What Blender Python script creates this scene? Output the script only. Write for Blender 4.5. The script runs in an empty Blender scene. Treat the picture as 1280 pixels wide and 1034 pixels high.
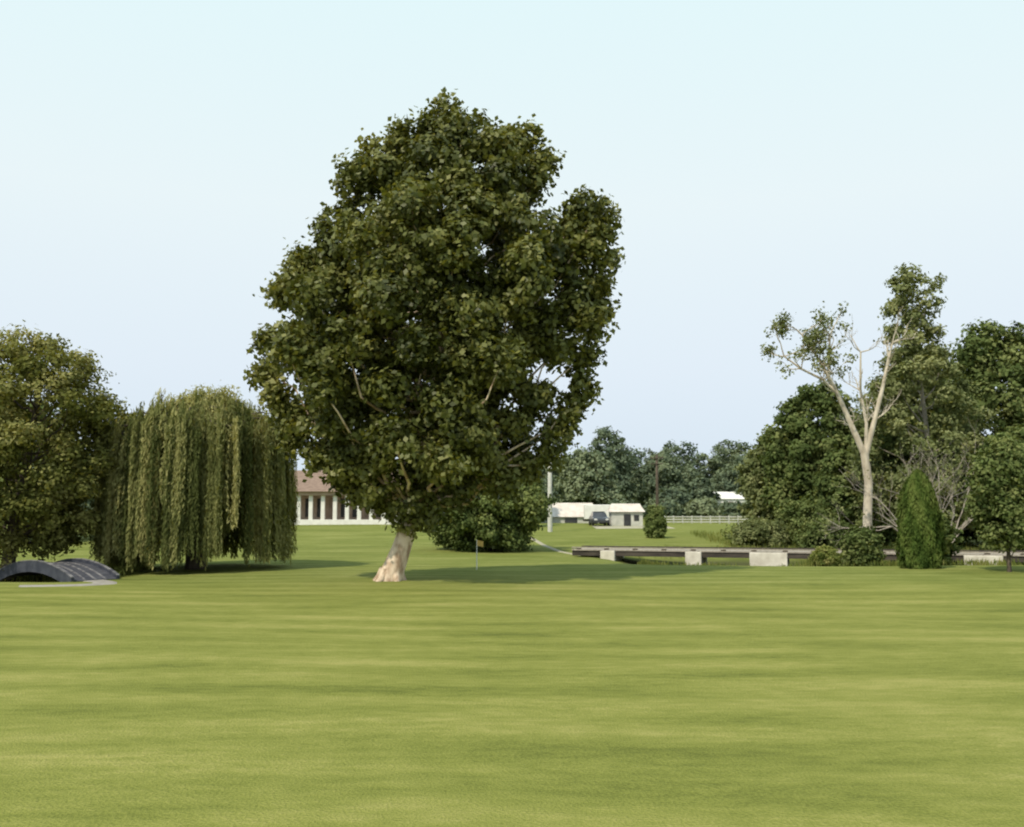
import bpy, math, zlib
import numpy as np
from mathutils import Vector
rng = np.random.default_rng(7)
def seed(s):
    global rng
    rng = np.random.default_rng(zlib.crc32(s.encode()))
scene = bpy.context.scene

# ------------------------------------------------------------------ helpers
def sstep(a, b, x):
    t = np.clip((np.asarray(x, float) - a) / (b - a), 0, 1)
    return t * t * (3 - 2 * t)

def H(x, y):
    x = np.asarray(x, float); y = np.asarray(y, float)
    h = 1.45 * sstep(60, 118, y)
    h = h - 0.95 * np.exp(-((y - 59) / 5.0) ** 4) * sstep(5, 10, x) * (1 - sstep(60, 75, x))
    h = h - 0.85 * np.exp(-((y - 44.2) / 1.9) ** 2) * (1 - sstep(-19.5, -17.0, x))
    h = h + 0.22 * np.exp(-((y - 47) / 4.0) ** 2 - ((x - 24) / 7.0) ** 2)
    h = h + 0.05 * np.sin(x * 0.13 + 1.0) * np.sin(y * 0.17) + 0.03 * np.sin(x * 0.31 + y * 0.23)
    return h

class MB:
    def __init__(s):
        s.v = []; s.f = []; s.m = []; s.t = []; s.s = []; s.n = 0
    def add(s, v, f, mat, tint, smooth):
        v = np.asarray(v, float).reshape(-1, 3); f = np.asarray(f, int).reshape(-1, 4)
        s.v.append(v); s.f.append(f + s.n); s.n += len(v)
        s.m.append(np.full(len(f), mat)); s.s.append(np.full(len(f), smooth))
        s.t.append(np.broadcast_to(np.asarray(tint, float), (len(f),)).copy())
    def build(s, name, mats):
        v = np.concatenate(s.v); f = np.concatenate(s.f)
        me = bpy.data.meshes.new(name)
        me.vertices.add(len(v)); me.vertices.foreach_set('co', v.ravel())
        me.loops.add(len(f) * 4); me.loops.foreach_set('vertex_index', f.ravel().astype(np.int32))
        me.polygons.add(len(f))
        me.polygons.foreach_set('loop_start', np.arange(0, len(f) * 4, 4, dtype=np.int32))
        me.polygons.foreach_set('loop_total', np.full(len(f), 4, dtype=np.int32))
        me.polygons.foreach_set('material_index', np.concatenate(s.m).astype(np.int32))
        me.polygons.foreach_set('use_smooth', np.concatenate(s.s).astype(bool))
        a = me.attributes.new('tint', 'FLOAT', 'FACE')
        a.data.foreach_set('value', np.concatenate(s.t).astype(np.float32))
        for m in mats: me.materials.append(m)
        me.update(calc_edges=True); me.validate()
        ob = bpy.data.objects.new(name, me); scene.collection.objects.link(ob)
        return ob

def norm(a): return a / (np.linalg.norm(a, axis=-1, keepdims=True) + 1e-9)

def tube(mb, pts, rad, sides=8, mat=0, tint=0.5):
    pts = np.asarray(pts, float); rad = np.asarray(rad, float); k = len(pts)
    tan = norm(np.gradient(pts, axis=0))
    ref = np.array([0.31, 0.17, 0.93]) if abs(tan[0, 2]) < 0.8 else np.array([1, 0.13, 0.05])
    a = norm(np.cross(tan, ref)); b = np.cross(tan, a)
    th = np.linspace(0, 2 * np.pi, sides, endpoint=False)
    v = pts[:, None] + rad[:, None, None] * (np.cos(th)[None, :, None] * a[:, None] + np.sin(th)[None, :, None] * b[:, None])
    i = np.arange(k - 1)[:, None] * sides; j = np.arange(sides)[None]; jn = (j + 1) % sides
    f = np.stack([i + j, i + jn, i + sides + jn, i + sides + j], -1)
    mb.add(v, f, mat, tint, True)

def limb(mb, p0, p1, r0, r1, sag=0.1, n=7, sides=6, up=0.25):
    p0 = np.array(p0, float); p1 = np.array(p1, float); L = np.linalg.norm(p1 - p0)
    t = np.linspace(0, 1, n)[:, None]
    p = p0 + (p1 - p0) * t
    p += np.sin(np.pi * t) * (np.array([0, 0, -up * L * 0.35]) + rng.normal(0, sag * L * 0.4, 3))
    p[1:-1] += rng.normal(0, 0.03 * L, (n - 2, 3))
    tube(mb, p, np.linspace(r0, r1, n), sides)

def leaves(mb, c, n, L, W, tint, mat=1, t=None):
    N = len(c)
    n = norm(n)
    if t is None: t = rng.normal(size=(N, 3))
    t = norm(t - n * np.sum(t * n, 1, keepdims=True)); b = np.cross(n, t)
    s = rng.uniform(0.65, 1.3, (N, 1))
    L2 = L * s * 0.5; W2 = W * s * 0.5
    v = np.stack([c - t * L2, c + b * W2 + t * L2 * 0.15, c + t * L2, c - b * W2 + t * L2 * 0.15], 1)
    mb.add(v, np.arange(N * 4).reshape(N, 4), mat, tint, False)

def crown(mb, prof, cy, depth, nl, rl, ncl, nlv, cr, L, W, flat=0.8, inner=0.35, up=0.35, tintbias=0.0, lts=0.13):
    """prof: list of (z, x_left, x_right); leaves grouped in twig clumps on lobes"""
    prof = sorted(prof); Z = np.array([p[0] for p in prof]); XL = np.array([p[1] for p in prof]); XR = np.array([p[2] for p in prof])
    zz = np.linspace(Z[0], Z[-1], 200); w = np.interp(zz, Z, XR - XL) ** 1.3 + 0.05
    cdf = np.cumsum(w / w.sum()); q = (np.arange(nl) + rng.random(nl)) / nl   # stratified in height
    z = np.interp(q, cdf, zz)
    r = rng.uniform(rl[0], rl[1], nl)
    wid = (np.interp(z, Z, XR) - np.interp(z, Z, XL)) / 2
    r = np.minimum(r, wid * 0.9 + 0.12)
    z = np.minimum(z, Z[-1] - r * 0.75); z = np.maximum(z, Z[0] + r * 0.5)
    xl = np.interp(z, Z, XL); xr = np.interp(z, Z, XR); a = (xr - xl) / 2; xc = (xl + xr) / 2
    th = (np.arange(nl) * 2.39996 + rng.normal(0, .35, nl)); f = rng.uniform(inner, 1, nl) ** 0.5
    aa = np.maximum(a - r * 0.8, 0); bb = np.maximum(a * depth - r * 0.8, 0)
    C = np.stack([xc + aa * f * np.cos(th), cy + bb * f * np.sin(th), z], 1)
    lt = rng.normal(0, lts, nl)
    d = norm(rng.normal(size=(nl, ncl, 3)) + np.array([0, 0, 0.25]))
    cc = C[:, None] + d * r[:, None, None] * rng.uniform(0.55, 1.15, (nl, ncl, 1)) * np.array([1, 1, flat])
    ct = lt[:, None] + rng.normal(0, 0.10, (nl, ncl))
    o = rng.normal(size=(nl, ncl, nlv, 3)) * cr * np.array([1, 1, 0.65])
    p = (cc[:, :, None] + o).reshape(-1, 3)
    nn = (d[:, :, None] * 0.7 + norm(o) * 0.5 + np.array([0, 0, up]) + rng.normal(size=o.shape) * 0.55).reshape(-1, 3)
    tt = (ct[:, :, None] + rng.normal(0, 0.12, (nl, ncl, nlv)) + 0.5 + tintbias).reshape(-1)
    leaves(mb, p, nn, L, W, np.clip(tt, 0, 1))
    return C, r

def puffs(mb, ex, n, m, rad, cr, L, W):
    for e in ex:
        rr = rad * rng.uniform(.75, 1.15)
        d = norm(rng.normal(size=(n, 3))); cc = np.array(e) + d * rng.uniform(0.3, 1, (n, 1)) * rr
        o = rng.normal(size=(n, m, 3)) * cr
        p = (cc[:, None] + o).reshape(-1, 3); nn = (d[:, None] * 0.7 + np.array([0, 0, .35]) + rng.normal(size=o.shape) * 0.6).reshape(-1, 3)
        leaves(mb, p, nn, L, W, np.clip(rng.normal(0.55, 0.15, len(p)) + rng.normal(0, .1), 0, 1))

# ------------------------------------------------------------------ materials
def newmat(name):
    m = bpy.data.materials.new(name); m.use_nodes = True
    nt = m.node_tree; nt.nodes.clear()
    out = nt.nodes.new('ShaderNodeOutputMaterial')
    return m, nt, out
def N(nt, typ, **kw):
    n = nt.nodes.new(typ)
    for k, v in kw.items(): setattr(n, k, v)
    return n
def ramp(nt, stops):
    r = nt.nodes.new('ShaderNodeValToRGB'); e = r.color_ramp.elements
    while len(e) < len(stops): e.new(0.5)
    for i, (p, c) in enumerate(stops):
        e[i].position = p; e[i].color = (*c, 1) if len(c) == 3 else c
    return r

def leaf_mat(name, dark, mid, light, transl=0.25, gloss=0.0):
    m, nt, out = newmat(name); L = nt.links.new
    at = N(nt, 'ShaderNodeAttribute', attribute_name='tint')
    geo = N(nt, 'ShaderNodeNewGeometry')
    no = N(nt, 'ShaderNodeTexNoise'); no.inputs['Scale'].default_value = 0.45; no.inputs['Detail'].default_value = 1
    L(geo.outputs['Position'], no.inputs['Vector'])
    ma = N(nt, 'ShaderNodeMath', operation='MULTIPLY_ADD'); ma.inputs[1].default_value = 0.8
    L(no.outputs['Fac'], ma.inputs[0])
    sb = N(nt, 'ShaderNodeMath', operation='SUBTRACT'); sb.inputs[1].default_value = 0.4
    L(at.outputs['Fac'], sb.inputs[0]); L(sb.outputs[0], ma.inputs[2])
    r = ramp(nt, [(0.15, dark), (0.5, mid), (0.9, light)]); L(ma.outputs[0], r.inputs[0])
    if gloss > 0:
        p = N(nt, 'ShaderNodeBsdfPrincipled'); p.inputs['Roughness'].default_value = 0.5
        p.inputs['Specular IOR Level'].default_value = gloss; L(r.outputs[0], p.inputs['Base Color'])
    else:
        p = N(nt, 'ShaderNodeBsdfDiffuse'); L(r.outputs[0], p.inputs['Color'])
    tr = N(nt, 'ShaderNodeBsdfTranslucent')
    hs = N(nt, 'ShaderNodeMix', data_type='RGBA', blend_type='MULTIPLY'); hs.inputs[0].default_value = 1
    L(r.outputs[0], hs.inputs[6]); hs.inputs[7].default_value = (1.6, 1.4, 0.5, 1); L(hs.outputs[2], tr.inputs['Color'])
    mx = N(nt, 'ShaderNodeMixShader'); mx.inputs[0].default_value = transl
    L(p.outputs[0], mx.inputs[1]); L(tr.outputs[0], mx.inputs[2]); L(mx.outputs[0], out.inputs[0])
    return m

def noisy_mat(name, c1, c2, scale=3.0, rough=0.8, bump=0.3, stretch=(1, 1, 1), spec=0.3, lo=0.35, hi=0.65, metal=0):
    m, nt, out = newmat(name); L = nt.links.new
    tc = N(nt, 'ShaderNodeTexCoord'); mp = N(nt, 'ShaderNodeMapping'); mp.inputs['Scale'].default_value = stretch
    L(tc.outputs['Object'], mp.inputs[0])
    no = N(nt, 'ShaderNodeTexNoise'); no.inputs['Scale'].default_value = scale; no.inputs['Detail'].default_value = 5
    L(mp.outputs[0], no.inputs['Vector'])
    r = ramp(nt, [(lo, c1), (hi, c2)]); L(no.outputs['Fac'], r.inputs[0])
    p = N(nt, 'ShaderNodeBsdfPrincipled'); p.inputs['Roughness'].default_value = rough; p.inputs['Specular IOR Level'].default_value = spec
    p.inputs['Metallic'].default_value = metal
    L(r.outputs[0], p.inputs['Base Color'])
    b = N(nt, 'ShaderNodeBump'); b.inputs['Strength'].default_value = bump; b.inputs['Distance'].default_value = 0.03
    L(no.outputs['Fac'], b.inputs['Height']); L(b.outputs[0], p.inputs['Normal'])
    L(p.outputs[0], out.inputs[0])
    return m

M_syc = leaf_mat('sycamore_leaf', (0.048, 0.058, 0.013), (0.115, 0.130, 0.032), (0.23, 0.23, 0.07), 0.25, 0.3)
M_olive = leaf_mat('locust_leaf', (0.09, 0.10, 0.026), (0.185, 0.19, 0.06), (0.31, 0.295, 0.12), 0.25)
M_willow = leaf_mat('willow_leaf', (0.085, 0.10, 0.034), (0.20, 0.21, 0.08), (0.36, 0.345, 0.15), 0.3)
M_green = leaf_mat('broad_leaf', (0.050, 0.072, 0.024), (0.11, 0.145, 0.05), (0.21, 0.235, 0.09), 0.2)
M_feather = leaf_mat('ash_leaf', (0.09, 0.11, 0.045), (0.17, 0.195, 0.085), (0.28, 0.295, 0.14), 0.25)
M_pine = leaf_mat('pine_needle', (0.06, 0.085, 0.028), (0.13, 0.165, 0.055), (0.22, 0.25, 0.09), 0.15)
M_thuja = leaf_mat('thuja_leaf', (0.045, 0.075, 0.018), (0.08, 0.12, 0.028), (0.13, 0.165, 0.045), 0.1)
M_far_hazed = leaf_mat('hazed_far_leaf', (0.085, 0.115, 0.078), (0.14, 0.175, 0.11), (0.21, 0.245, 0.145), 0.15)  # distance haze put into the leaf colour: paler and bluer
M_grassb = leaf_mat('tall_grass_blade', (0.08, 0.11, 0.03), (0.17, 0.20, 0.055), (0.30, 0.29, 0.11), 0.3)
B_syc = noisy_mat('sycamore_bark', (0.36, 0.25, 0.17), (0.68, 0.55, 0.42), 3.0, 0.85, 0.4, (1, 1, 0.5), lo=0.38, hi=0.55)
B_dark = noisy_mat('dark_bark', (0.05, 0.04, 0.03), (0.12, 0.095, 0.07), 5, 0.9, 0.5, (1, 1, 0.3))
B_grey = noisy_mat('grey_bark', (0.26, 0.23, 0.19), (0.42, 0.37, 0.31), 5, 0.9, 0.4, (1, 1, 0.3))
B_pale = noisy_mat('pale_bark', (0.40, 0.34, 0.26), (0.62, 0.55, 0.45), 3, 0.85, 0.3, (1, 1, 0.4))

# ------------------------------------------------------------------ ground
def ground():
    def ax(lo, hi, step, far_lo, far_hi):
        mid = np.arange(lo, hi + step, step)
        k = np.geomspace(1, far_hi - hi + 1, 22)[1:] - 1; k2 = np.geomspace(1, lo - far_lo + 1, 22)[1:] - 1
        return np.concatenate([(lo - k2)[::-1], mid, hi + k])
    xs = ax(-60, 70, 1.0, -2500, 2500); ys = ax(0, 130, 0.8, -400, 3000)
    X, Y = np.meshgrid(xs, ys); Z = H(X, Y)
    nx = len(xs); ny = len(ys)
    i = np.arange(ny - 1)[:, None] * nx; j = np.arange(nx - 1)[None]
    f = np.stack([i + j, i + j + 1, i + nx + j + 1, i + nx + j], -1)
    mb = MB(); mb.add(np.stack([X, Y, Z], -1), f, 0, 0.5, True)
    m, nt, out = newmat('mown_grass'); L = nt.links.new
    geo = N(nt, 'ShaderNodeNewGeometry')
    def noise(scale, st=(1, 1, 1), det=3, dist=0.0, rot=0.0, off=0.0):
        mp = N(nt, 'ShaderNodeMapping'); mp.inputs['Scale'].default_value = st; mp.inputs['Rotation'].default_value = (0, 0, rot)
        mp.inputs['Location'].default_value = (off, off * .7, 0)
        L(geo.outputs['Position'], mp.inputs[0])
        n = N(nt, 'ShaderNodeTexNoise'); n.inputs['Scale'].default_value = scale; n.inputs['Detail'].default_value = det; n.inputs['Distortion'].default_value = dist
        L(mp.outputs[0], n.inputs['Vector']); return n.outputs['Fac']
    def math_(op, a, b=None, c=None):
        n = N(nt, 'ShaderNodeMath', operation=op)
        for k, v in enumerate((a, b, c)):
            if v is None: continue
            if isinstance(v, (int, float)): n.inputs[k].default_value = v
            else: L(v, n.inputs[k])
        return n.outputs[0]
    band = noise(0.5, (0.28, 1.0, 1), 3, 0.7, 0.05)
    band2 = noise(1.25, (0.24, 1.0, 1), 3, 0.6, -0.10, 5)
    patch = noise(0.22, (1, 1, 1), 5, 0.5)
    fine = noise(5, (0.4, 1, 1), 5)
    vfine = noise(30, (1, 1, 1), 4)
    mpw = N(nt, 'ShaderNodeMapping'); mpw.inputs['Rotation'].default_value = (0, 0, 0.05); L(geo.outputs['Position'], mpw.inputs[0])
    wv = N(nt, 'ShaderNodeTexWave', bands_direction='Y'); wv.inputs['Scale'].default_value = 0.16; wv.inputs['Distortion'].default_value = 3.0
    wv.inputs['Detail'].default_value = 2; wv.inputs['Detail Scale'].default_value = 0.25
    L(mpw.outputs[0], wv.inputs['Vector'])
    s = math_('MULTIPLY', band, 0.7)
    s = math_('MULTIPLY_ADD', band2, 0.45, s)
    s = math_('MULTIPLY_ADD', patch, 0.5, s)
    s = math_('MULTIPLY_ADD', fine, 0.55, s)
    s = math_('MULTIPLY_ADD', vfine, 0.75, s)
    s = math_('MULTIPLY_ADD', wv.outputs['Fac'], 0.15, s)
    r = ramp(nt, [(0.0, (0.115, 0.132, 0.030)), (0.35, (0.178, 0.196, 0.044)), (0.65, (0.228, 0.238, 0.060)), (1.0, (0.31, 0.295, 0.095))])
    sc = N(nt, 'ShaderNodeMapRange'); sc.inputs['From Min'].default_value = 1.19; sc.inputs['From Max'].default_value = 1.88
    L(s, sc.inputs['Value']); L(sc.outputs[0], r.inputs[0])
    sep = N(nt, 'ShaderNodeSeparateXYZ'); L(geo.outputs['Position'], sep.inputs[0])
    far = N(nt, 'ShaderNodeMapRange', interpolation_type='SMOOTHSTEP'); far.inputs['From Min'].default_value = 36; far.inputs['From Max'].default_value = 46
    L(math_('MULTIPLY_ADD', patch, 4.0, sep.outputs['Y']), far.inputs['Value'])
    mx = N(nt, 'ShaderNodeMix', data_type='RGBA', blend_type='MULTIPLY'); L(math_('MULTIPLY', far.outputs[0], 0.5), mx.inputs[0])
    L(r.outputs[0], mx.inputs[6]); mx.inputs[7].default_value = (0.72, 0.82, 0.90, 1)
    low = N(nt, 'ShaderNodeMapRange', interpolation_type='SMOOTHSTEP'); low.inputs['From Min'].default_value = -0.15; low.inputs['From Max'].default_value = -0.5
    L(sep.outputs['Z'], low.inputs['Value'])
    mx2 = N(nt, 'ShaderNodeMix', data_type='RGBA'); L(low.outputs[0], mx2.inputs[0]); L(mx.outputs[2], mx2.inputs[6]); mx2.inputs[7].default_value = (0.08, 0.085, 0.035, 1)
    p = N(nt, 'ShaderNodeBsdfPrincipled'); p.inputs['Roughness'].default_value = 0.95; p.inputs['Specular IOR Level'].default_value = 0.05
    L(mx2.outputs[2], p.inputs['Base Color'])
    b = N(nt, 'ShaderNodeBump'); b.inputs['Strength'].default_value = 0.7; b.inputs['Distance'].default_value = 0.05
    L(math_('MULTIPLY_ADD', fine, 1.2, vfine), b.inputs['Height']); L(b.outputs[0], p.inputs['Normal'])
    L(p.outputs[0], out.inputs[0])
    mb.build('ground', [m])
ground()

def ribbon(name, cl, width, mat, lift=0.03, n=60):
    cl = np.array(cl, float); t = np.linspace(0, len(cl) - 1, n); k = np.arange(len(cl))
    P = np.stack([np.interp(t, k, cl[:, 0]), np.interp(t, k, cl[:, 1])], 1)
    for _ in range(6): P[1:-1] = (P[:-2] + P[1:-1] * 2 + P[2:]) / 4
    T = norm(np.gradient(P, axis=0)); S = np.stack([-T[:, 1], T[:, 0]], 1)
    u = np.linspace(-1, 1, 7)
    Q = P[:, None] + S[:, None] * u[None, :, None] * width / 2
    Z = H(Q[..., 0], Q[..., 1]) + lift * (1 - 0.0 * u[None] ** 2)
    Z[:, 0] -= lift * 2; Z[:, -1] -= lift * 2
    V = np.concatenate([Q, Z[..., None]], -1)
    i = np.arange(n - 1)[:, None] * 7; j = np.arange(6)[None]
    mb = MB(); mb.add(V, np.stack([i + j, i + j + 1, i + 8 + j, i + 7 + j], -1), 0, 0.5, True)
    return mb.build(name, [mat])
M_path = noisy_mat('path_asphalt', (0.25, 0.23, 0.20), (0.36, 0.33, 0.29), 2.0, 0.9, 0.2)
M_gravel = noisy_mat('gravel', (0.30, 0.28, 0.19), (0.42, 0.38, 0.28), 2.0, 0.95, 0.3)
ribbon('cart_path', [(-17.6, 41.8), (-16.6, 40.6), (-16.1, 39.4), (-16.8, 38.4), (-18.6, 37.6)], 1.1, M_path)
ribbon('gravel_path', [(4.6, 64.6), (3.4, 69), (2.4, 76), (1.6, 84)], 0.45, M_gravel, 0.04)
ribbon('parking_lot', [(8.5, 103), (16.5, 103)], 7, M_gravel, 0.04)

# ------------------------------------------------------------------ main sycamore
seed('sycamore3')
mb = MB()
gz = float(H(-4.9, 40.3))
trunk = np.array([[-5.05, 40.3, gz - 0.3], [-4.95, 40.3, gz + 0.0], [-4.78, 40.3, 0.55], [-4.50, 40.3, 1.3], [-4.18, 40.3, 2.3], [-3.75, 40.35, 4.0], [-3.3, 40.4, 6.5], [-3.0, 40.3, 9.0], [-2.9, 40.3, 12.0], [-3.0, 40.2, 15.0], [-2.9, 40.3, 18.0]])
TR = [0.66, 0.56, 0.45, 0.39, 0.34, 0.31, 0.27, 0.22, 0.16, 0.10, 0.04]
tube(mb, trunk, TR, 16)
for a in range(5):
    th = a * 1.26 + 0.3
    limb(mb, (-4.9 + 0.3 * math.cos(th), 40.3 + 0.3 * math.sin(th), gz + 0.45), (-4.98 + 0.72 * math.cos(th), 40.3 + 0.72 * math.sin(th), gz - 0.15), 0.2, 0.1, 0.01, 5, 8, 0.15)
prof = [(2.2, -5.3, -4.3), (2.9, -5.8, -2.6), (3.7, -6.6, -1.2), (4.7, -8.0, 0.3), (5.7, -8.7, 1.5), (6.7, -9.1, 1.9), (7.7, -9.4, 1.7), (8.7, -9.8, 2.4),
        (10.0, -9.8, 2.9), (11.4, -9.4, 3.4), (12.6, -8.9, 3.4), (13.5, -8.2, 3.2), (14.5, -6.9, 2.2), (15.5, -6.6, 1.3), (16.3, -6.3, 1.2), (17.3, -5.9, 1.3), (18.0, -4.9, 0.7), (18.7, -4.0, -0.8), (19.5, -3.3, -2.3)]
C, R = crown(mb, prof, 40.3, 0.8, 205, (0.55, 1.1), 21, 32, 0.22, 0.26, 0.18, 0.85, inner=0.22)
ex = [(-2.9, 40.2, 19.4), (-3.4, 40.0, 18.9), (-2.3, 40, 18.8), (-0.1, 40.4, 18.6), (0.5, 40.4, 18.3), (1.3, 40.1, 17.3), (1.0, 40.3, 16.6), (3.3, 40.0, 15.5), (2.7, 40.0, 15.2), (3.8, 39.8, 14.8), (2.4, 40.0, 14.5), (3.5, 39.9, 14.1), (3.6, 40.2, 12.2), (3.7, 40.0, 13.2), (2.9, 39.6, 13.6),
      (-6.8, 40.0, 16.7), (-6.2, 40, 17.0), (-7.0, 40.5, 15.3), (-7.7, 40, 14.3), (-8.6, 40.0, 13.1), (-9.6, 40.2, 11.8), (-9.0, 39.6, 12.3), (-10.1, 39.9, 9.7), (-10.2, 40.1, 8.5), (-9.6, 40, 7.6), (3.0, 40, 9.2), (2.8, 40, 8.0), (1.9, 40.2, 6.2), (2.3, 39.7, 7.0), (-4.6, 40, 18.5), (-5.6, 39.7, 17.6),
      (3.3, 39.5, 10.4), (3.6, 40.6, 11.2), (1.5, 39.5, 5.3), (0.6, 40, 4.6), (-0.4, 39.5, 3.9), (2.0, 39.2, 9.4), (-8.9, 40, 5.9), (-9.2, 40, 6.8), (-7.9, 39.6, 5.0), (-6.9, 39.8, 4.2), (-6.0, 40, 3.6)]
puffs(mb, ex, 20, 28, .72, .2, .26, .18)
fr = [(-4.0 + dx, 36.8, z) for dx, z in [(-3.2, 7.4), (1.5, 6.8), (3.5, 8.2), (-2.4, 9.2), (.6, 9.2), (2.4, 10.4), (-3.8, 11), (-.8, 11.6), (1.8, 12.6), (-2, 13.4), (0.2, 14.6), (-4.6, 9), (-.2, 5.4), (1.6, 4.8)]]
puffs(mb, fr, 22, 28, 1.0, .22, .26, .18)
for c in list(C[::3]) + ex + fr:
    zt = np.clip(c[2] - np.hypot(c[0] + 3.6, c[1] - 40.3) * 0.75, 3.2, 17)
    s = [np.interp(zt, trunk[:, 2], trunk[:, k]) for k in range(3)]
    rr = np.interp(zt, trunk[:, 2], TR) * 0.34
    limb(mb, s, c, max(rr, 0.03), 0.02)
mb.build('sycamore_tree', [B_syc, M_syc])

# ------------------------------------------------------------------ left locust tree
seed('locust')
mb = MB()
tr = np.array([[-23.3, 46, -0.3], [-23.3, 46, 0.6], [-23.1, 46, 2.5], [-22.7, 46, 5], [-22.3, 46, 8], [-22.2, 46, 10]])
tube(mb, tr, [0.38, 0.3, 0.25, 0.2, 0.12, 0.04], 10)
prof = [(0.9, -25.5, -21.0), (2.0, -27, -19.2), (4, -27.5, -18.9), (6, -27.6, -18.5), (7.6, -27.3, -18.3), (8.8, -26.2, -19.0), (9.8, -25, -19.9), (10.6, -24.2, -20.9), (11.2, -23.2, -21.6)]
C, R = crown(mb, prof, 46, 0.9, 115, (0.5, 1.1), 18, 28, 0.25, 0.22, 0.12, 0.8)
for c in C[::2]:
    zt = np.clip(c[2] - 2, 1.5, 9); s = [np.interp(zt, tr[:, 2], tr[:, k]) for k in range(3)]
    limb(mb, s, c, 0.07, 0.02)
mb.build('locust_tree', [B_dark, M_olive])

# ------------------------------------------------------------------ weeping willow
seed('willow')
mb = MB()
wx, wy = -15.75, 49.5
tube(mb, [[wx, wy, -0.3], [wx, wy, 1.5], [wx + .2, wy, 4], [wx, wy, 6], [wx + .1, wy, 7.6]], [0.55, 0.42, 0.36, 0.22, 0.08], 10)
ns = 290
th = rng.uniform(0, 2 * np.pi, ns); f = np.sqrt(rng.uniform(0.12, 1, ns)); f[f > .8] = rng.uniform(.86, 1, (f > .8).sum())
gx = wx + 4.55 * f * np.cos(th); gy = wy + 4.3 * f * np.sin(th)
top = 6.7 + 1.4 * (1 - f ** 2) + rng.normal(0, 0.25, ns) - 0.5 * sstep(-2.0, -4.6, gx - wx)
bot = np.where(f > 0.75, rng.uniform(0.1, 0.9, ns), rng.uniform(0.8, 4.0, ns))
short = rng.random(ns) < 0.25; bot = np.where(short, rng.uniform(1.5, 3.8, ns), bot)
for i in range(ns):
    limb(mb, (wx, wy, rng.uniform(3, 6)), (gx[i], gy[i], top[i]), 0.06, 0.02, 0.05, 5, 4, -0.6)
    k = rng.integers(9, 16); gt = rng.normal(0.5, 0.25)
    for q in range(k):
        x0 = gx[i] + rng.normal(0, 0.11); y0 = gy[i] + rng.normal(0, 0.11); zt = top[i] + rng.normal(0, 0.25); zb = bot[i] + rng.exponential(0.4)
        if zb > zt - 0.8: zb = zt - 0.8
        n = int((zt - zb) / 0.085)
        t = np.linspace(0, 1, n); ox = np.cos(th[i]) * 0.25 * np.sqrt(t); oy = np.sin(th[i]) * 0.25 * np.sqrt(t)
        wob = 0.05 * np.sin(t * 6 + rng.uniform(0, 6))
        p = np.stack([x0 + ox + wob, y0 + oy, zt + 0.2 * np.sin(np.minimum(t * 8, np.pi)) - (zt - zb) * t], 1) + rng.normal(0, 0.035, (n, 3))
        nn = np.stack([np.full(n, math.cos(th[i])), np.full(n, math.sin(th[i])), np.full(n, 0.35)], 1) + rng.normal(0, 0.45, (n, 3))
        tt = np.array([0, 0, -1.0]) + rng.normal(0, 0.22, (n, 3))
        leaves(mb, p, nn, 0.28, 0.065, np.clip(gt + rng.normal(0, 0.1, n), 0, 1), t=tt)
C, R = crown(mb, [(6.3, -19.8, -11.6), (7.1, -18.9, -12.3), (8.0, -17.2, -13.4), (8.9, -16.0, -14.4)], wy, 0.9, 55, (0.35, 0.7), 16, 30, 0.26, 0.22, 0.07, 0.75, tintbias=.3)
mb.build('weeping_willow_tree', [B_dark, M_willow])

# ------------------------------------------------------------------ branching for open trees
def rec(mb, p, d, L, r, depth, tips, spread=0.5, upb=0.12, sides=5, kids=(2, 4)):
    n = 4; pts = [np.array(p, float)]; dd = np.array(d, float)
    for _ in range(n):
        dd = norm(dd + rng.normal(0, 0.13, 3) + np.array([0, 0, upb * 0.5])); pts.append(pts[-1] + dd * L / n)
    tube(mb, pts, np.linspace(r, r * 0.6, n + 1), sides)
    if depth == 0: tips.append(pts[-1]); return
    for k in range(rng.integers(kids[0], kids[1])):
        nd = norm(dd + rng.normal(0, spread, 3) + np.array([0, 0, upb]))
        s = pts[-1] if k == 0 else pts[rng.integers(2, n + 1)]
        rec(mb, s, nd, L * rng.uniform(0.6, 0.85), r * (0.62 if k == 0 else 0.48), depth - 1, tips, spread, upb, max(4, sides - 1), kids)

def tipleaves(mb, tips, n, s, L, W, frac=1.0, mat=1):
    T = np.array(tips); T = T[rng.random(len(T)) < frac]
    o = rng.normal(size=(len(T), n, 3)) * s
    ti = np.repeat(rng.normal(0.5, 0.15, len(T)), n) + rng.normal(0, .1, len(T) * n)
    leaves(mb, (T[:, None] + o).reshape(-1, 3), (norm(o) + rng.normal(size=o.shape) * .6 + np.array([0, 0, .3])).reshape(-1, 3), L, W, np.clip(ti, 0, 1), mat)

seed('ash')
mb = MB(); by = 60
z0 = float(H(21.5, by))
main = np.array([[21.5, by, z0 - .3], [21.5, by, z0 + .3], [21.55, by, 2.4], [21.7, by, 4.6], [21.5, by, 6.4]])
tube(mb, main, [0.40, 0.31, 0.27, 0.25, 0.24], 10)
L1 = np.array([[21.5, by, 6.3], [20.8, by, 8.0], [20.0, by, 10.0], [19.0, by, 12.0], [17.9, by, 13.7]])
L2 = np.array([[21.6, by, 6.3], [21.7, by, 8.2], [21.4, by, 10.2], [21.5, by, 12.6]])
L3 = np.array([[21.6, by, 6.3], [22.2, by, 8.4], [22.8, by, 10.5], [23.2, by, 12.2], [23.5, by, 13.2]])
L4 = np.array([[20.0, by, 10.0], [19.1, by, 10.9], [17.9, by + .3, 11.6], [16.9, by + .4, 12.4]])
L5 = np.array([[19.5, by, 11.0], [19.5, by, 12.4], [19.6, by - .2, 13.6]])
tips = []
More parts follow.
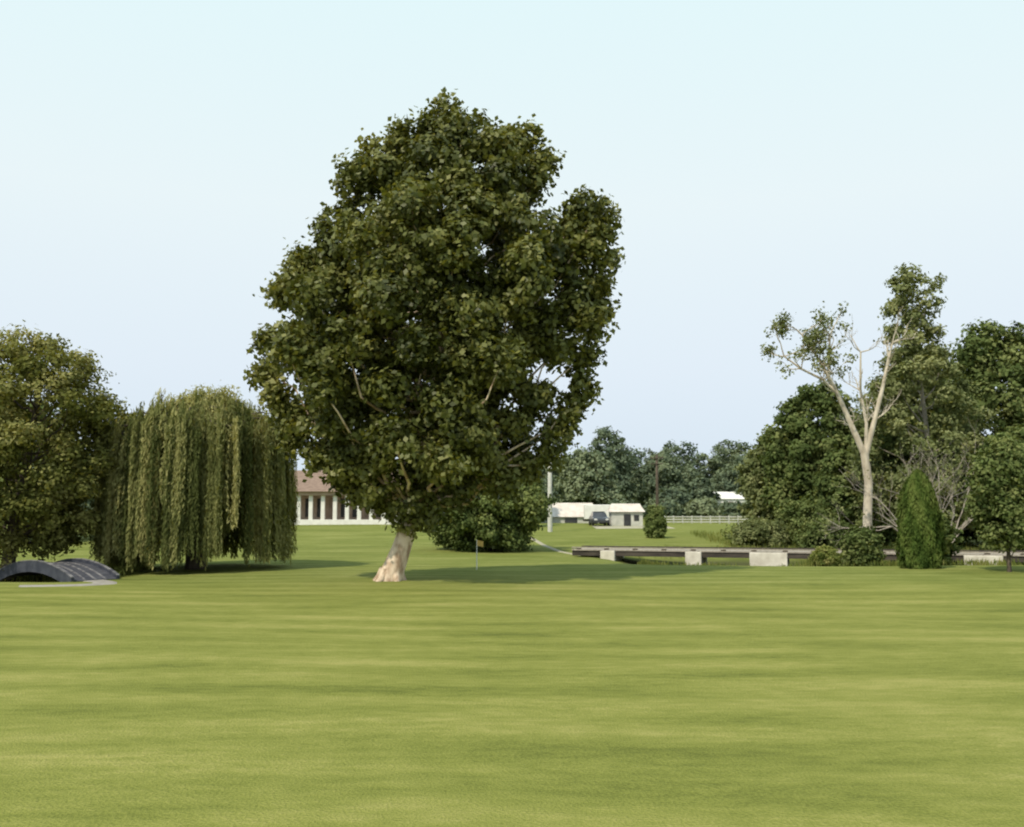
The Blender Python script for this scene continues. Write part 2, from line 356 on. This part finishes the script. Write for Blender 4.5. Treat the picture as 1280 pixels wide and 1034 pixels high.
for Lm, r0 in ((L1, .21), (L2, .13), (L3, .19), (L4, .10), (L5, .09)):
    tube(mb, Lm, np.linspace(r0, 0.05, len(Lm)), 8)
    for p_ in Lm[1:]:
        for _ in range(3):
            rec(mb, p_, norm(rng.normal(0, 0.8, 3) + np.array([0, 0, 0.7])), rng.uniform(0.7, 1.1), 0.045, 2, tips)
T = np.array(tips)
tp = T[(T[:, 2] > 11.3) & (T[:, 0] < 20.6)]
tipleaves(mb, tp, 20, 0.2, 0.2, 0.14, 0.85)
mb.build('dying_ash_tree', [B_pale, M_feather])

seed('dead')
mb = MB(); tips = []
for k in range(9):
    a = k * 0.7
    rec(mb, (24.6 + .2 * math.cos(a), 58, 0.0), norm(np.array([0.75 * math.cos(a), 0.6 * math.sin(a), 1.0])), 2.8, 0.07, 4, tips, 0.42, 0.05, 5, (2, 4))
tipleaves(mb, tips, 8, 0.22, 0.2, 0.12, 0.4)
mb.build('dead_tree', [B_grey, M_feather])

# ------------------------------------------------------------------ generic broadleaf
def tree(name, x, y, top, hw, bottom=1.5, mat=None, bark=None, nl=60, leaf=0.35, lean=0.0, shape='round', lobe=None, tr_r=0.25, ncl=18, nlv=24, cr=None):
    seed(name)
    mb = MB(); g = float(H(x, y)); h = top - g
    zb = g + bottom
    if shape == 'round': pr = [(0, .6), (.15, .85), (.35, 1.0), (.55, .98), (.75, .8), (.9, .5), (1, .18)]
    elif shape == 'tall': pr = [(0, .9), (.2, 1.0), (.45, .9), (.6, .65), (.75, .52), (.9, .42), (1, .2)]
    elif shape == 'cone': pr = [(0, 1.0), (.2, .95), (.5, .65), (.75, .38), (1, .06)]
    prof = []
    for t, w in pr:
        z = zb + (top - zb) * t; xc = x + lean * t
        prof.append((z, xc - hw * w * rng.uniform(.85, 1.1), xc + hw * w * rng.uniform(.85, 1.1)))
    lobe = lobe or (hw * .15, hw * .29)
    tube(mb, [[x, y, g - .3], [x, y, g + .5], [x + lean * .2, y, g + h * .4], [x + lean * .6, y, g + h * .65], [x + lean * .9, y, g + h * .9]], [tr_r * 1.3, tr_r, tr_r * .7, tr_r * .4, .03], 8)
    C, R = crown(mb, prof, y, 0.9, nl, lobe, ncl, nlv, cr or max(0.6 * leaf, lobe[1] * .2), leaf, leaf * .65, 0.8)
    for c in C[::3]:
        zt = np.clip(c[2] - hw * .5, g + .6, top - 1)
        limb(mb, (x + lean * (zt - g) / h, y, zt), c, tr_r * .3, 0.02, n=5, sides=5)
    return mb.build(name, [bark or B_dark, mat or M_green])

tree('ash_tree', 29.4, 69, 20.2, 5.2, 1.5, M_feather, B_grey, 105, .28, -1.0, 'tall', lobe=(.55, 1.1), ncl=15)
tree('maple_tree', 25.0, 80, 13.2, 4.8, .6, M_green, nl=90, leaf=.36)
tree('maple_tree.001', 37.0, 75, 17.2, 5.8, .6, M_green, nl=110, leaf=.36)
tree('maple_tree.002', 43.5, 73, 16.9, 5.4, .6, M_green, nl=105, leaf=.36)
tree('maple_tree.003', 33.5, 81, 16.3, 5.4, .6, M_feather, nl=105, leaf=.36)
tree('maple_tree.004', 22.6, 84, 9.8, 3.7, .3, M_feather, nl=70, leaf=.36)
tree('maple_tree.005', 29.2, 73, 9.5, 5.0, .2, M_green, nl=90, leaf=.36)
tree('maple_tree.006', 36.0, 66, 8.5, 4.4, .2, M_green, nl=85, leaf=.36)
tree('maple_tree.007', 50.5, 76, 16.0, 6.0, .5, M_green, nl=90, leaf=.4)
tree('maple_tree.008', 25.5, 74, 7.2, 3.6, .1, M_green, nl=70, leaf=.33)
tree('crabapple_tree', 22.5, 45.0, 6.3, 1.9, 1.3, M_green, nl=46, leaf=.2, tr_r=.09, cr=.2)
tree('oak_tree', -31.5, 84, 11.0, 4.5, 1, M_green, nl=60, leaf=.4)
tree('oak_tree.001', -40, 80, 12.0, 5.5, 1, M_green, nl=60, leaf=.4)
tree('spreading_yew_tree', -1.7, 70, 5.9, 4.5, 0.1, M_pine, nl=120, leaf=.26, lobe=(.35, .8), cr=.22)
tree('spruce_tree', 0.9, 105, 9.8, 2.4, 0.3, M_pine, nl=80, leaf=.32, shape='cone', tr_r=.15, lobe=(.3, .7), ncl=12)
tree('spruce_tree.001', 2.2, 116, 9.0, 2.2, 0.3, M_pine, nl=80, leaf=.32, shape='cone', tr_r=.15, lobe=(.3, .7), ncl=12)

seed('thuja')
mb = MB(); tx, ty = 19.75, 48.0; g = float(H(tx, ty)); n = 24000
t = rng.random(n) ** .9; a = rng.uniform(0, 2 * np.pi, n)
rad = 0.95 * np.interp(t, [0, .08, .3, .6, .8, .93, 1], [.85, .98, 1.0, .9, .7, .42, .06]) * (1 + .10 * np.sin(a * 5 + t * 9) + .07 * np.sin(a * 9 - t * 14)) * rng.uniform(.76, 1.08, n)
p = np.stack([tx + rad * np.cos(a), ty + rad * np.sin(a), g + .02 + 4.65 * t], 1)
nn = np.stack([np.cos(a), np.sin(a), .25 + 0 * a], 1) + rng.normal(0, .45, (n, 3))
leaves(mb, p, nn, .26, .07, np.clip(.5 + .25 * np.sin(a * 5 + t * 9) + rng.normal(0, .13, n), 0, 1), t=np.array([0, 0, 1.]) + rng.normal(0, .25, (n, 3)))
tube(mb, [[tx, ty, g - .2], [tx, ty, g + 2], [tx, ty, g + 4.3]], [.14, .1, .02], 8)
mb.build('thuja_tree', [B_dark, M_thuja])

def shrub(name, x, y, hgt, hw, mat, leaf=.2, nl=40):
    return tree(name, x, y, float(H(x, y)) + hgt, hw, 0.02, mat, nl=nl, leaf=leaf, tr_r=.05, lobe=(hw * .2, hw * .38), ncl=14, nlv=22)
shrub('round_bush', 12.3, 85, 2.7, 0.95, M_pine)
shrub('creek_bush', 18.9, 53.5, 2.2, 1.1, M_green)
shrub('creek_bush.001', 16.6, 52.6, 1.0, 0.8, M_grassb, .14, 30)
shrub('creek_bush.002', 20.2, 64.5, 2.4, 2.0, M_green)
shrub('creek_bush.003', 22.6, 53.5, 3.0, 1.5, M_green)
shrub('creek_bush.004', 18.0, 72, 2.0, 2.4, M_feather)
shrub('creek_bush.005', 21.5, 72, 3.4, 2.6, M_green)
shrub('creek_bush.006', 30.5, 59.5, 2.6, 2.2, M_green)
shrub('creek_bush.007', 25.5, 61.5, 2.2, 2.0, M_green)
shrub('willow_understorey_bush', -19.4, 50.5, 1.4, 1.3, M_olive)

# distant trees: one object
seed('distant')
mb = MB()
def far(x, y, top, hw, bottom=1.0, leaf=.6, nl=None, tb=None):
    g = float(H(x, y)); prof = []
    for t, w in [(0, .6), (.2, .95), (.45, 1.0), (.7, .85), (.88, .55), (1, .2)]:
        prof.append((g + bottom + (top - g - bottom) * t, x - hw * w * rng.uniform(.85, 1.1), x + hw * w * rng.uniform(.85, 1.1)))
    tube(mb, [[x, y, g - .3], [x, y, g + 3], [x, y, top * .8]], [.35, .3, .05], 6)
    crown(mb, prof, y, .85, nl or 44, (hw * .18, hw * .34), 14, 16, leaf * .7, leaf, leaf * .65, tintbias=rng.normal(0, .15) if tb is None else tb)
far(11.5, 150, 12.0, 5.6, .6, .6, 50, .3)
for (x, y, t, h) in [(18, 185, 18.6, 6.0), (5, 190, 13, 6), (25, 200, 15.5, 8), (35, 205, 17.0, 8), (45, 200, 17, 8), (30, 190, 14, 7),
                     (54, 195, 17, 8), (40, 175, 11, 5), (26, 160, 6.5, 3.4), (32.5, 168, 8.4, 2.6), (-6, 195, 14, 7), (-16, 190, 15, 8), (-30, 175, 11, 8), (-44, 170, 12, 8), (-58, 165, 13, 8),
                     (-72, 160, 14, 9), (-88, 160, 15, 9), (-105, 160, 16, 9), (64, 190, 17, 9), (76, 180, 17, 9), (90, 175, 17, 9), (104, 170, 17, 9), (120, 165, 17, 9), (40.5, 140, 9.5, 4.5), (46, 150, 12, 5),
                     (35, 158, 3.9, 2.6), (39, 160, 3.9, 2.6), (23, 150, 4.2, 2.6), (30, 155, 4.4, 2.6), (3, 160, 7, 4), (16, 140, 4.0, 2.2)]:
    far(x, y, t, h, .6 if t < 12 else 1.0, .6, 24 if h < 3 else None)
for x in np.arange(-260, 300, 15.0):
    far(x + rng.normal(0, 3), 250 + rng.normal(0, 10), rng.uniform(13, 17), 11, 0, 1.0, 34)
mb.build('distant_trees', [B_dark, M_far_hazed])

# rough grass along the creek: one object
seed('grass')
mb = MB()
def tufts(x0, x1, y0, y1, n, h):
    x = rng.uniform(x0, x1, n); y = rng.uniform(y0, y1, n); z = H(x, y)
    k = np.sin(x * 1.3) + np.sin(y * 1.7 + x * .6) + rng.normal(0, .8, n) > -0.2; x, y, z = x[k], y[k], z[k]; n = len(x)
    hh = h * rng.uniform(.5, 1.2, (n, 1))
    c = np.stack([x, y, z + hh[:, 0] * .45], 1)
    a = rng.uniform(0, np.pi, n); nn = np.stack([np.cos(a), np.sin(a), rng.normal(0, .1, n)], 1)
    leaves(mb, c, nn, h, .05, np.clip(rng.normal(.5, .2, n), 0, 1), 0, t=np.array([0, 0, 1.]) + rng.normal(0, .25, (n, 3)))
tufts(5, 40, 64.5, 70, 9000, .4)
tufts(15, 40, 52.0, 55, 6000, .4)
tufts(7, 15, 53.5, 56, 3500, .35)
tufts(16, 34, 70, 90, 9000, .5)
tufts(-28, -18, 45.6, 50, 5000, .4)
tufts(18, 60, 120, 134, 9000, .8)
mb.build('tall_grass', [M_grassb])

def box(name, x0, x1, y0, y1, z0, z1, mat, parent=None, bevel=0.0, rot=0):
    me = bpy.data.meshes.new(name)
    cx, cy, cz = (x0 + x1) / 2, (y0 + y1) / 2, (z0 + z1) / 2; a, b, c = (x1 - x0) / 2, (y1 - y0) / 2, (z1 - z0) / 2
    v = [(sx * a, sy * b, sz * c) for sx in (-1, 1) for sy in (-1, 1) for sz in (-1, 1)]
    me.from_pydata(v, [], [(0, 1, 3, 2), (4, 6, 7, 5), (0, 4, 5, 1), (2, 3, 7, 6), (0, 2, 6, 4), (1, 5, 7, 3)])
    me.materials.append(mat); ob = bpy.data.objects.new(name, me); scene.collection.objects.link(ob)
    ob.location = (cx, cy, cz); ob.rotation_euler = (0, 0, rot)
    if bevel:
        m = ob.modifiers.new('b', 'BEVEL'); m.width = bevel; m.segments = 2
    if parent: ob.parent = parent
    return ob
def empty(name, loc=(0, 0, 0), rot=0):
    e = bpy.data.objects.new(name, None); scene.collection.objects.link(e); e.location = loc; e.rotation_euler = (0, 0, rot); return e
def poly(name, verts, faces, mat, parent=None, smooth=False):
    me = bpy.data.meshes.new(name); me.from_pydata(verts, [], faces); me.materials.append(mat)
    if smooth:
        for p in me.polygons: p.use_smooth = True
    ob = bpy.data.objects.new(name, me); scene.collection.objects.link(ob)
    if parent: ob.parent = parent
    return ob
M_water = noisy_mat('creek_water', (0.02, 0.025, 0.015), (0.035, 0.04, 0.02), 2, .12, .15, spec=.5)
poly('creek_water', [(4, 52, -.72), (78, 52, -.72), (78, 66, -.72), (4, 66, -.72)], [(0, 1, 2, 3)], M_water)

# ------------------------------------------------------------------ long low bridge
M_conc = noisy_mat('pale_concrete', (0.50, 0.46, 0.38), (0.74, 0.70, 0.61), 1.5, .9, .2)
M_timber = noisy_mat('dark_timber', (0.04, 0.034, 0.03), (0.09, 0.075, 0.06), 4, .9, .3, (.3, 1, 1))
M_deck = noisy_mat('deck_planks', (0.26, 0.23, 0.19), (0.42, 0.37, 0.31), 3, .9, .3, (3, .4, 1))
M_white = noisy_mat('white_paint', (0.72, 0.71, 0.67), (0.82, 0.81, 0.77), 2, .6, .05)
P0 = Vector((4.2, 64.0, 0)); P1 = Vector((30.0, 55.0, 0)); dv = P1 - P0; ln = dv.length; ang = math.atan2(dv.y, dv.x)
br = empty('timber_bridge', (P0.x, P0.y, 0), ang)
box('deck', 0, ln, -1.3, 1.3, .38, .45, M_deck, br)
for k, yy in enumerate((-1.12, 0, 1.12)): box('beam_%d' % k, 0.02, ln - .02, yy - .12, yy + .12, .06, .378, M_timber, br)
for k, yy in enumerate((-1.22, 1.22)):
    box('curb_rail_%d' % k, 0, ln, yy - .07, yy + .07, .53, .60, M_timber if k else M_deck, br)
n = 0
for t in np.arange(0.3, ln, 1.8):
    for yy in (-1.22, 1.22):
        box('curb_block_%d' % n, t, t + .3, yy - .06, yy + .06, .452, .528, M_timber, br); n += 1
for k, (t, w) in enumerate([(2.4, .75), (7.7, .8), (12.1, 2.0), (17.5, .8), (23.6, 1.8)]):
    box('pier_%d' % k, t - w / 2, t + w / 2, -1.45, 1.45, -1.2, .057, M_conc, br, .03)
    box('pier_face_%d' % k, t - w / 2 - .08, t + w / 2 + .08, -1.70, -1.46, -1.1, .40, M_conc, br, .03)

# ------------------------------------------------------------------ arched cart bridge (left)
ab = empty('arched_footbridge', (-20.1, 43.9, 0), math.radians(-38))
M_steel = noisy_mat('dark_steel', (0.03, 0.034, 0.05), (0.06, 0.065, 0.085), 3, .6, .1)
M_cap = noisy_mat('worn_edge_board', (0.07, 0.07, 0.085), (0.26, 0.25, 0.25), 2.2, .7, .1, (2, 1, 1))
M_bdeck = noisy_mat('weathered_deck', (0.035, 0.037, 0.05), (0.09, 0.09, 0.105), 3, .8, .2, (4, .5, 1))
def arch(name, y0, y1, zb, zt, mat, L=3.3, n=24):
    vs = []; fs = []
    for i in range(n + 1):
        s = -L + 2 * L * i / n; a = 0.6 * (1 - (s / L) ** 2) - .05
        for (yy, zz) in ((y0, zb), (y1, zb), (y1, zt), (y0, zt)): vs.append((s, yy, a + zz))
    for i in range(n):
        b = i * 4
        for k in range(4): fs.append((b + k, b + (k + 1) % 4, b + 4 + (k + 1) % 4, b + 4 + k))
    fs += [(3, 2, 1, 0), (n * 4, n * 4 + 1, n * 4 + 2, n * 4 + 3)]
    poly(name, vs, fs, mat, ab)
arch('deck', -.95, .95, -.1, 0, M_bdeck)
arch('side_beam_1', -1.07, -.953, -.34, .14, M_steel); arch('side_beam_2', .953, 1.07, -.34, .14, M_steel)
arch('kerb_cap_1', -1.08, -.945, .143, .175, M_cap); arch('kerb_cap_2', .945, 1.08, .143, .175, M_cap)
for k, yy in enumerate((-.45, 0, .45)): arch('tread_runner_%d' % k, yy - .04, yy + .04, .003, .03, M_cap)

# ------------------------------------------------------------------ clubhouse
M_brown = noisy_mat('brown_shingle', (0.19, 0.13, 0.10), (0.28, 0.20, 0.155), 2.5, .9, .4, (1, 1, 4))
M_wall = noisy_mat('tan_wall', (0.40, 0.29, 0.23), (0.48, 0.37, 0.30), 2, .9, .1)
M_glass = noisy_mat('dark_glass', (0.03, 0.03, 0.035), (0.06, 0.06, 0.065), 1, .15, 0, spec=.6)
M_blind = noisy_mat('window_blind', (0.25, 0.19, 0.15), (0.34, 0.26, 0.21), 1, .7, 0)
hz = 1.2
ch = empty('clubhouse')
box('walls', -38, -11, 112.6, 124, hz - .3, 4.9, M_wall, ch)
box('base_wall', -38.2, -10.8, 110, 112.59, hz - .4, hz + .75, M_white, ch)
box('fascia', -38.4, -10.6, 109.8, 112.59, 4.65, 5.05, M_wall, ch)
k = 0
for x in np.arange(-37.5, -11, 1.35):
    box('column_%d' % k, x, x + .42, 110.1, 110.5, hz + .752, 4.647, M_white, ch)
    box('window_%d' % k, x + .45, x + 1.3, 112.55, 112.598, 2.2, 4.3, M_glass if (k * 7) % 3 else M_blind, ch); k += 1
poly('roof', [(-39, 109.4, 5.055), (-10, 109.4, 5.055), (-10, 125, 5.055), (-39, 125, 5.055), (-36, 114.5, 7.6), (-13, 114.5, 7.6), (-13, 121, 7.6), (-36, 121, 7.6)],
     [(0, 3, 2, 1), (0, 1, 5, 4), (1, 2, 6, 5), (2, 3, 7, 6), (3, 0, 4, 7), (4, 5, 6, 7)], M_brown, ch)

# ------------------------------------------------------------------ distant clutter
def house(name, x, y, w, d, zb, ze, zr, wall, roof, door=True):
    e = empty(name, (x, y, 0))
    box('walls', -w / 2, w / 2, -d / 2, d / 2, zb - .3, ze, wall, e)
    o = .25
    poly('roof', [(-w / 2 - o, -d / 2 - o, ze + .003), (w / 2 + o, -d / 2 - o, ze + .003), (w / 2 + o, d / 2 + o, ze + .003), (-w / 2 - o, d / 2 + o, ze + .003), (-w / 2 - o + w * .12, 0, zr), (w / 2 + o - w * .12, 0, zr)],
         [(0, 3, 2, 1), (0, 1, 5, 4), (2, 3, 4, 5), (1, 2, 5), (3, 0, 4)], roof, e)
    box('door', -w * .1, w * .12, -d / 2 - .04, -d / 2 - .003, zb, zb + (ze - zb) * .85, M_glass if door else M_brown, e)
    box('window', w * .22, w * .38, -d / 2 - .04, -d / 2 - .003, zb + (ze - zb) * .4, zb + (ze - zb) * .8, M_glass, e)
    return e
M_palroof = noisy_mat('pale_roof', (0.55, 0.48, 0.42), (0.68, 0.62, 0.56), 2, .8, .1)
M_palewall = noisy_mat('pale_grey_wall', (0.46, 0.46, 0.42), (0.58, 0.57, 0.52), 2, .8, .1)
house('low_shed', 7.0, 121, 6.8, 5, 1.4, 2.2, 3.9, M_palewall, M_palroof)
house('white_shed', 12.4, 108, 3.4, 2.6, 1.2, 2.8, 3.7, M_palewall, M_palroof)
house('white_outbuilding', 36.9, 172, 6.2, 5, 1.4, 5.0, 6.3, M_white, M_white)
tl = empty('box_trailer', (9.9, 113.5, float(H(9.9, 113.5))))
box('body', -1.6, 1.6, -1, 1, .55, 2.2, M_white, tl, .06); box('chassis', -1.7, 2.4, -.5, .5, .40, .547, M_timber, tl)

M_car = noisy_mat('dark_car_paint', (0.03, 0.035, 0.045), (0.045, 0.05, 0.06), 1, .25, 0, spec=.6)
M_tyre = noisy_mat('tyre_rubber', (0.015, 0.015, 0.015), (0.03, 0.03, 0.03), 5, .9, .1)
M_lamp = noisy_mat('lamp_lens', (.6, .6, .58), (.7, .7, .68), 2, .2, 0)
def wheels(par, lst, r=.33, w=.22):
    for k, (wx_, wy_) in enumerate(lst):
        bpy.ops.mesh.primitive_cylinder_add(radius=r, depth=w, vertices=24, location=(wx_, wy_, r), rotation=(math.pi / 2, 0, 0))
        o = bpy.context.object; o.name = 'wheel_%d' % k; o.data.materials.append(M_tyre); o.parent = par
wheels(tl, [(-.4, -.93), (-.4, .93), (.4, -.93), (.4, .93)])
car = empty('parked_car', (9.4, 107.0, float(H(9.4, 107)) + .04), math.radians(-88))
def extr(name, pts, y0, y1, mat, taper=0.0):
    n = len(pts); zm = max(p[1] for p in pts); zl = min(p[1] for p in pts)
    v = [(p[0], y0 + taper * (p[1] - zl) / (zm - zl), p[1]) for p in pts] + [(p[0], y1 - taper * (p[1] - zl) / (zm - zl), p[1]) for p in pts]
    f = [tuple(range(n))[::-1], tuple(range(n, 2 * n))] + [(i, (i + 1) % n, n + (i + 1) % n, n + i) for i in range(n)]
    ob = poly(name, v, f, mat, car); m = ob.modifiers.new('b', 'BEVEL'); m.width = .05; m.segments = 2; return ob
extr('body', [(-2.2, .3), (2.2, .3), (2.25, .6), (2.1, .8), (1.1, .95), (-1.7, .98), (-2.2, .9)], -.88, .88, M_car, .06)
extr('cabin', [(-1.65, .96), (1.05, .93), (.35, 1.42), (-1.1, 1.45)], -.8, .8, M_glass, .16)
box('roof_panel', -1.0, .3, -.6, .6, 1.44, 1.49, M_car, car)
box('headlamp_1', 2.19, 2.24, -.75, -.45, .58, .74, M_lamp, car); box('headlamp_2', 2.19, 2.24, .45, .75, .58, .74, M_lamp, car)
wheels(car, [(-1.35, -.82), (-1.35, .82), (1.35, -.82), (1.35, .82)])

def pole(name, x, y, top, r, mat, arm=True):
    e = MB(); g = float(H(x, y)); tube(e, [[x, y, g - .3], [x, y, (g + top) / 2], [x, y, top - .01], [x, y, top]], [r, r * .9, r * .75, .001], 12)
    if arm:
        for dz in (.5, 1.3): tube(e, [[x - .9, y - r, top - dz], [x, y - r, top - dz], [x + .9, y - r, top - dz]], [.07, .07, .07], 6)
        for dx in (-.8, -.4, .4, .8): tube(e, [[x + dx, y - r, top - .45], [x + dx, y - r, top - .3], [x + dx, y - r, top - .22]], [.06, .06, .01], 6)
    return e.build(name, [mat])
pole('light_pole', 3.65, 95, 9.0, .24, M_palewall, False)
pole('utility_pole', 20.6, 140, 10.9, .24, B_dark, True)

fe = MB()
def fbox(x0, x1, y0, y1, z0, z1):
    v = [(x0, y0, z0), (x1, y0, z0), (x1, y1, z0), (x0, y1, z0), (x0, y0, z1), (x1, y0, z1), (x1, y1, z1), (x0, y1, z1)]
    fe.add(v, [(0, 3, 2, 1), (4, 5, 6, 7), (0, 1, 5, 4), (1, 2, 6, 5), (2, 3, 7, 6), (3, 0, 4, 7)], 0, .5, False)
for x in np.arange(17, 46, 1.1): fbox(x, x + .14, 118, 118.14, 1.2, 2.35)
for z in (1.55, 1.85, 2.15): fbox(17, 46, 117.95, 117.997, z, z + .13)
fe.build('white_rail_fence', [M_palewall])

M_flag = noisy_mat('yellow_flag', (0.65, 0.42, 0.12), (0.72, 0.5, 0.18), 3, .8, .05)
fl = empty('golf_flagstick', (-1.72, 48.5, float(H(-1.72, 48.5))))
mb = MB(); tube(mb, [[0, 0, 0], [0, 0, .7], [0, 0, 1.45]], [.025, .022, .018], 8); o = mb.build('stick', [M_white]); o.parent = fl
vs = []; fs = []
for i in range(7):
    for j in (0, 1): vs.append((.015 + i * .05, .03 * math.sin(i * 1.1), 1.15 + j * .28 - .01 * i))
for i in range(6): fs.append((2 * i, 2 * i + 2, 2 * i + 3, 2 * i + 1))
poly('flag', vs, fs, M_flag, fl, True)

# ------------------------------------------------------------------ light
sd = Vector((0.46, 0.58, -0.92)).normalized()
sun = bpy.data.lights.new('sun', 'SUN'); sun.energy = 3.8; sun.angle = math.radians(1.0); sun.color = (1, .90, .73)
so = bpy.data.objects.new('sun', sun); scene.collection.objects.link(so); so.rotation_euler = sd.to_track_quat('-Z', 'Y').to_euler()
sp = -sd
w = bpy.data.worlds.new('World'); scene.world = w; w.use_nodes = True; nt = w.node_tree; nt.nodes.clear(); L = nt.links.new
out = N(nt, 'ShaderNodeOutputWorld'); bg = N(nt, 'ShaderNodeBackground'); bg.inputs[1].default_value = .1
sky = N(nt, 'ShaderNodeTexSky', sky_type='NISHITA', sun_disc=False); sky.sun_elevation = math.asin(sp.z); sky.sun_rotation = math.atan2(sp.x, sp.y)
sky.air_density = 1.0; sky.dust_density = 2.0
tc = N(nt, 'ShaderNodeTexCoord'); sep = N(nt, 'ShaderNodeSeparateXYZ'); L(tc.outputs['Generated'], sep.inputs[0])
r = ramp(nt, [(0, (.67, .78, .90)), (.14, (.78, .87, .95)), (.3, (.85, .95, .97)), (.5, (.80, .98, 1.0)), (1.0, (.62, .84, .98))]); L(sep.outputs['Z'], r.inputs[0])
vm = N(nt, 'ShaderNodeVectorMath', operation='SCALE'); vm.inputs['Scale'].default_value = 10.4; L(r.outputs[0], vm.inputs[0])
mx = N(nt, 'ShaderNodeMix', data_type='RGBA'); mx.inputs[0].default_value = .9; L(sky.outputs[0], mx.inputs[6]); L(vm.outputs[0], mx.inputs[7])
L(mx.outputs[2], bg.inputs[0]); L(bg.outputs[0], out.inputs[0])

# ------------------------------------------------------------------ camera (slightly soft phone lens)
cam = bpy.data.cameras.new('camera'); cam.sensor_width = 36; cam.lens = 36 * 1230 / 1280; cam.clip_end = 5000
cam.dof.use_dof = True; cam.dof.focus_distance = 3.0; cam.dof.aperture_fstop = 6.6
co = bpy.data.objects.new('camera', cam); scene.collection.objects.link(co); co.location = (0, 0, 2.8)
co.rotation_euler = (math.radians(90 + 5.71), 0, 0); scene.camera = co
scene.view_settings.view_transform = 'Standard'; scene.view_settings.look = 'None'; scene.view_settings.exposure = 0
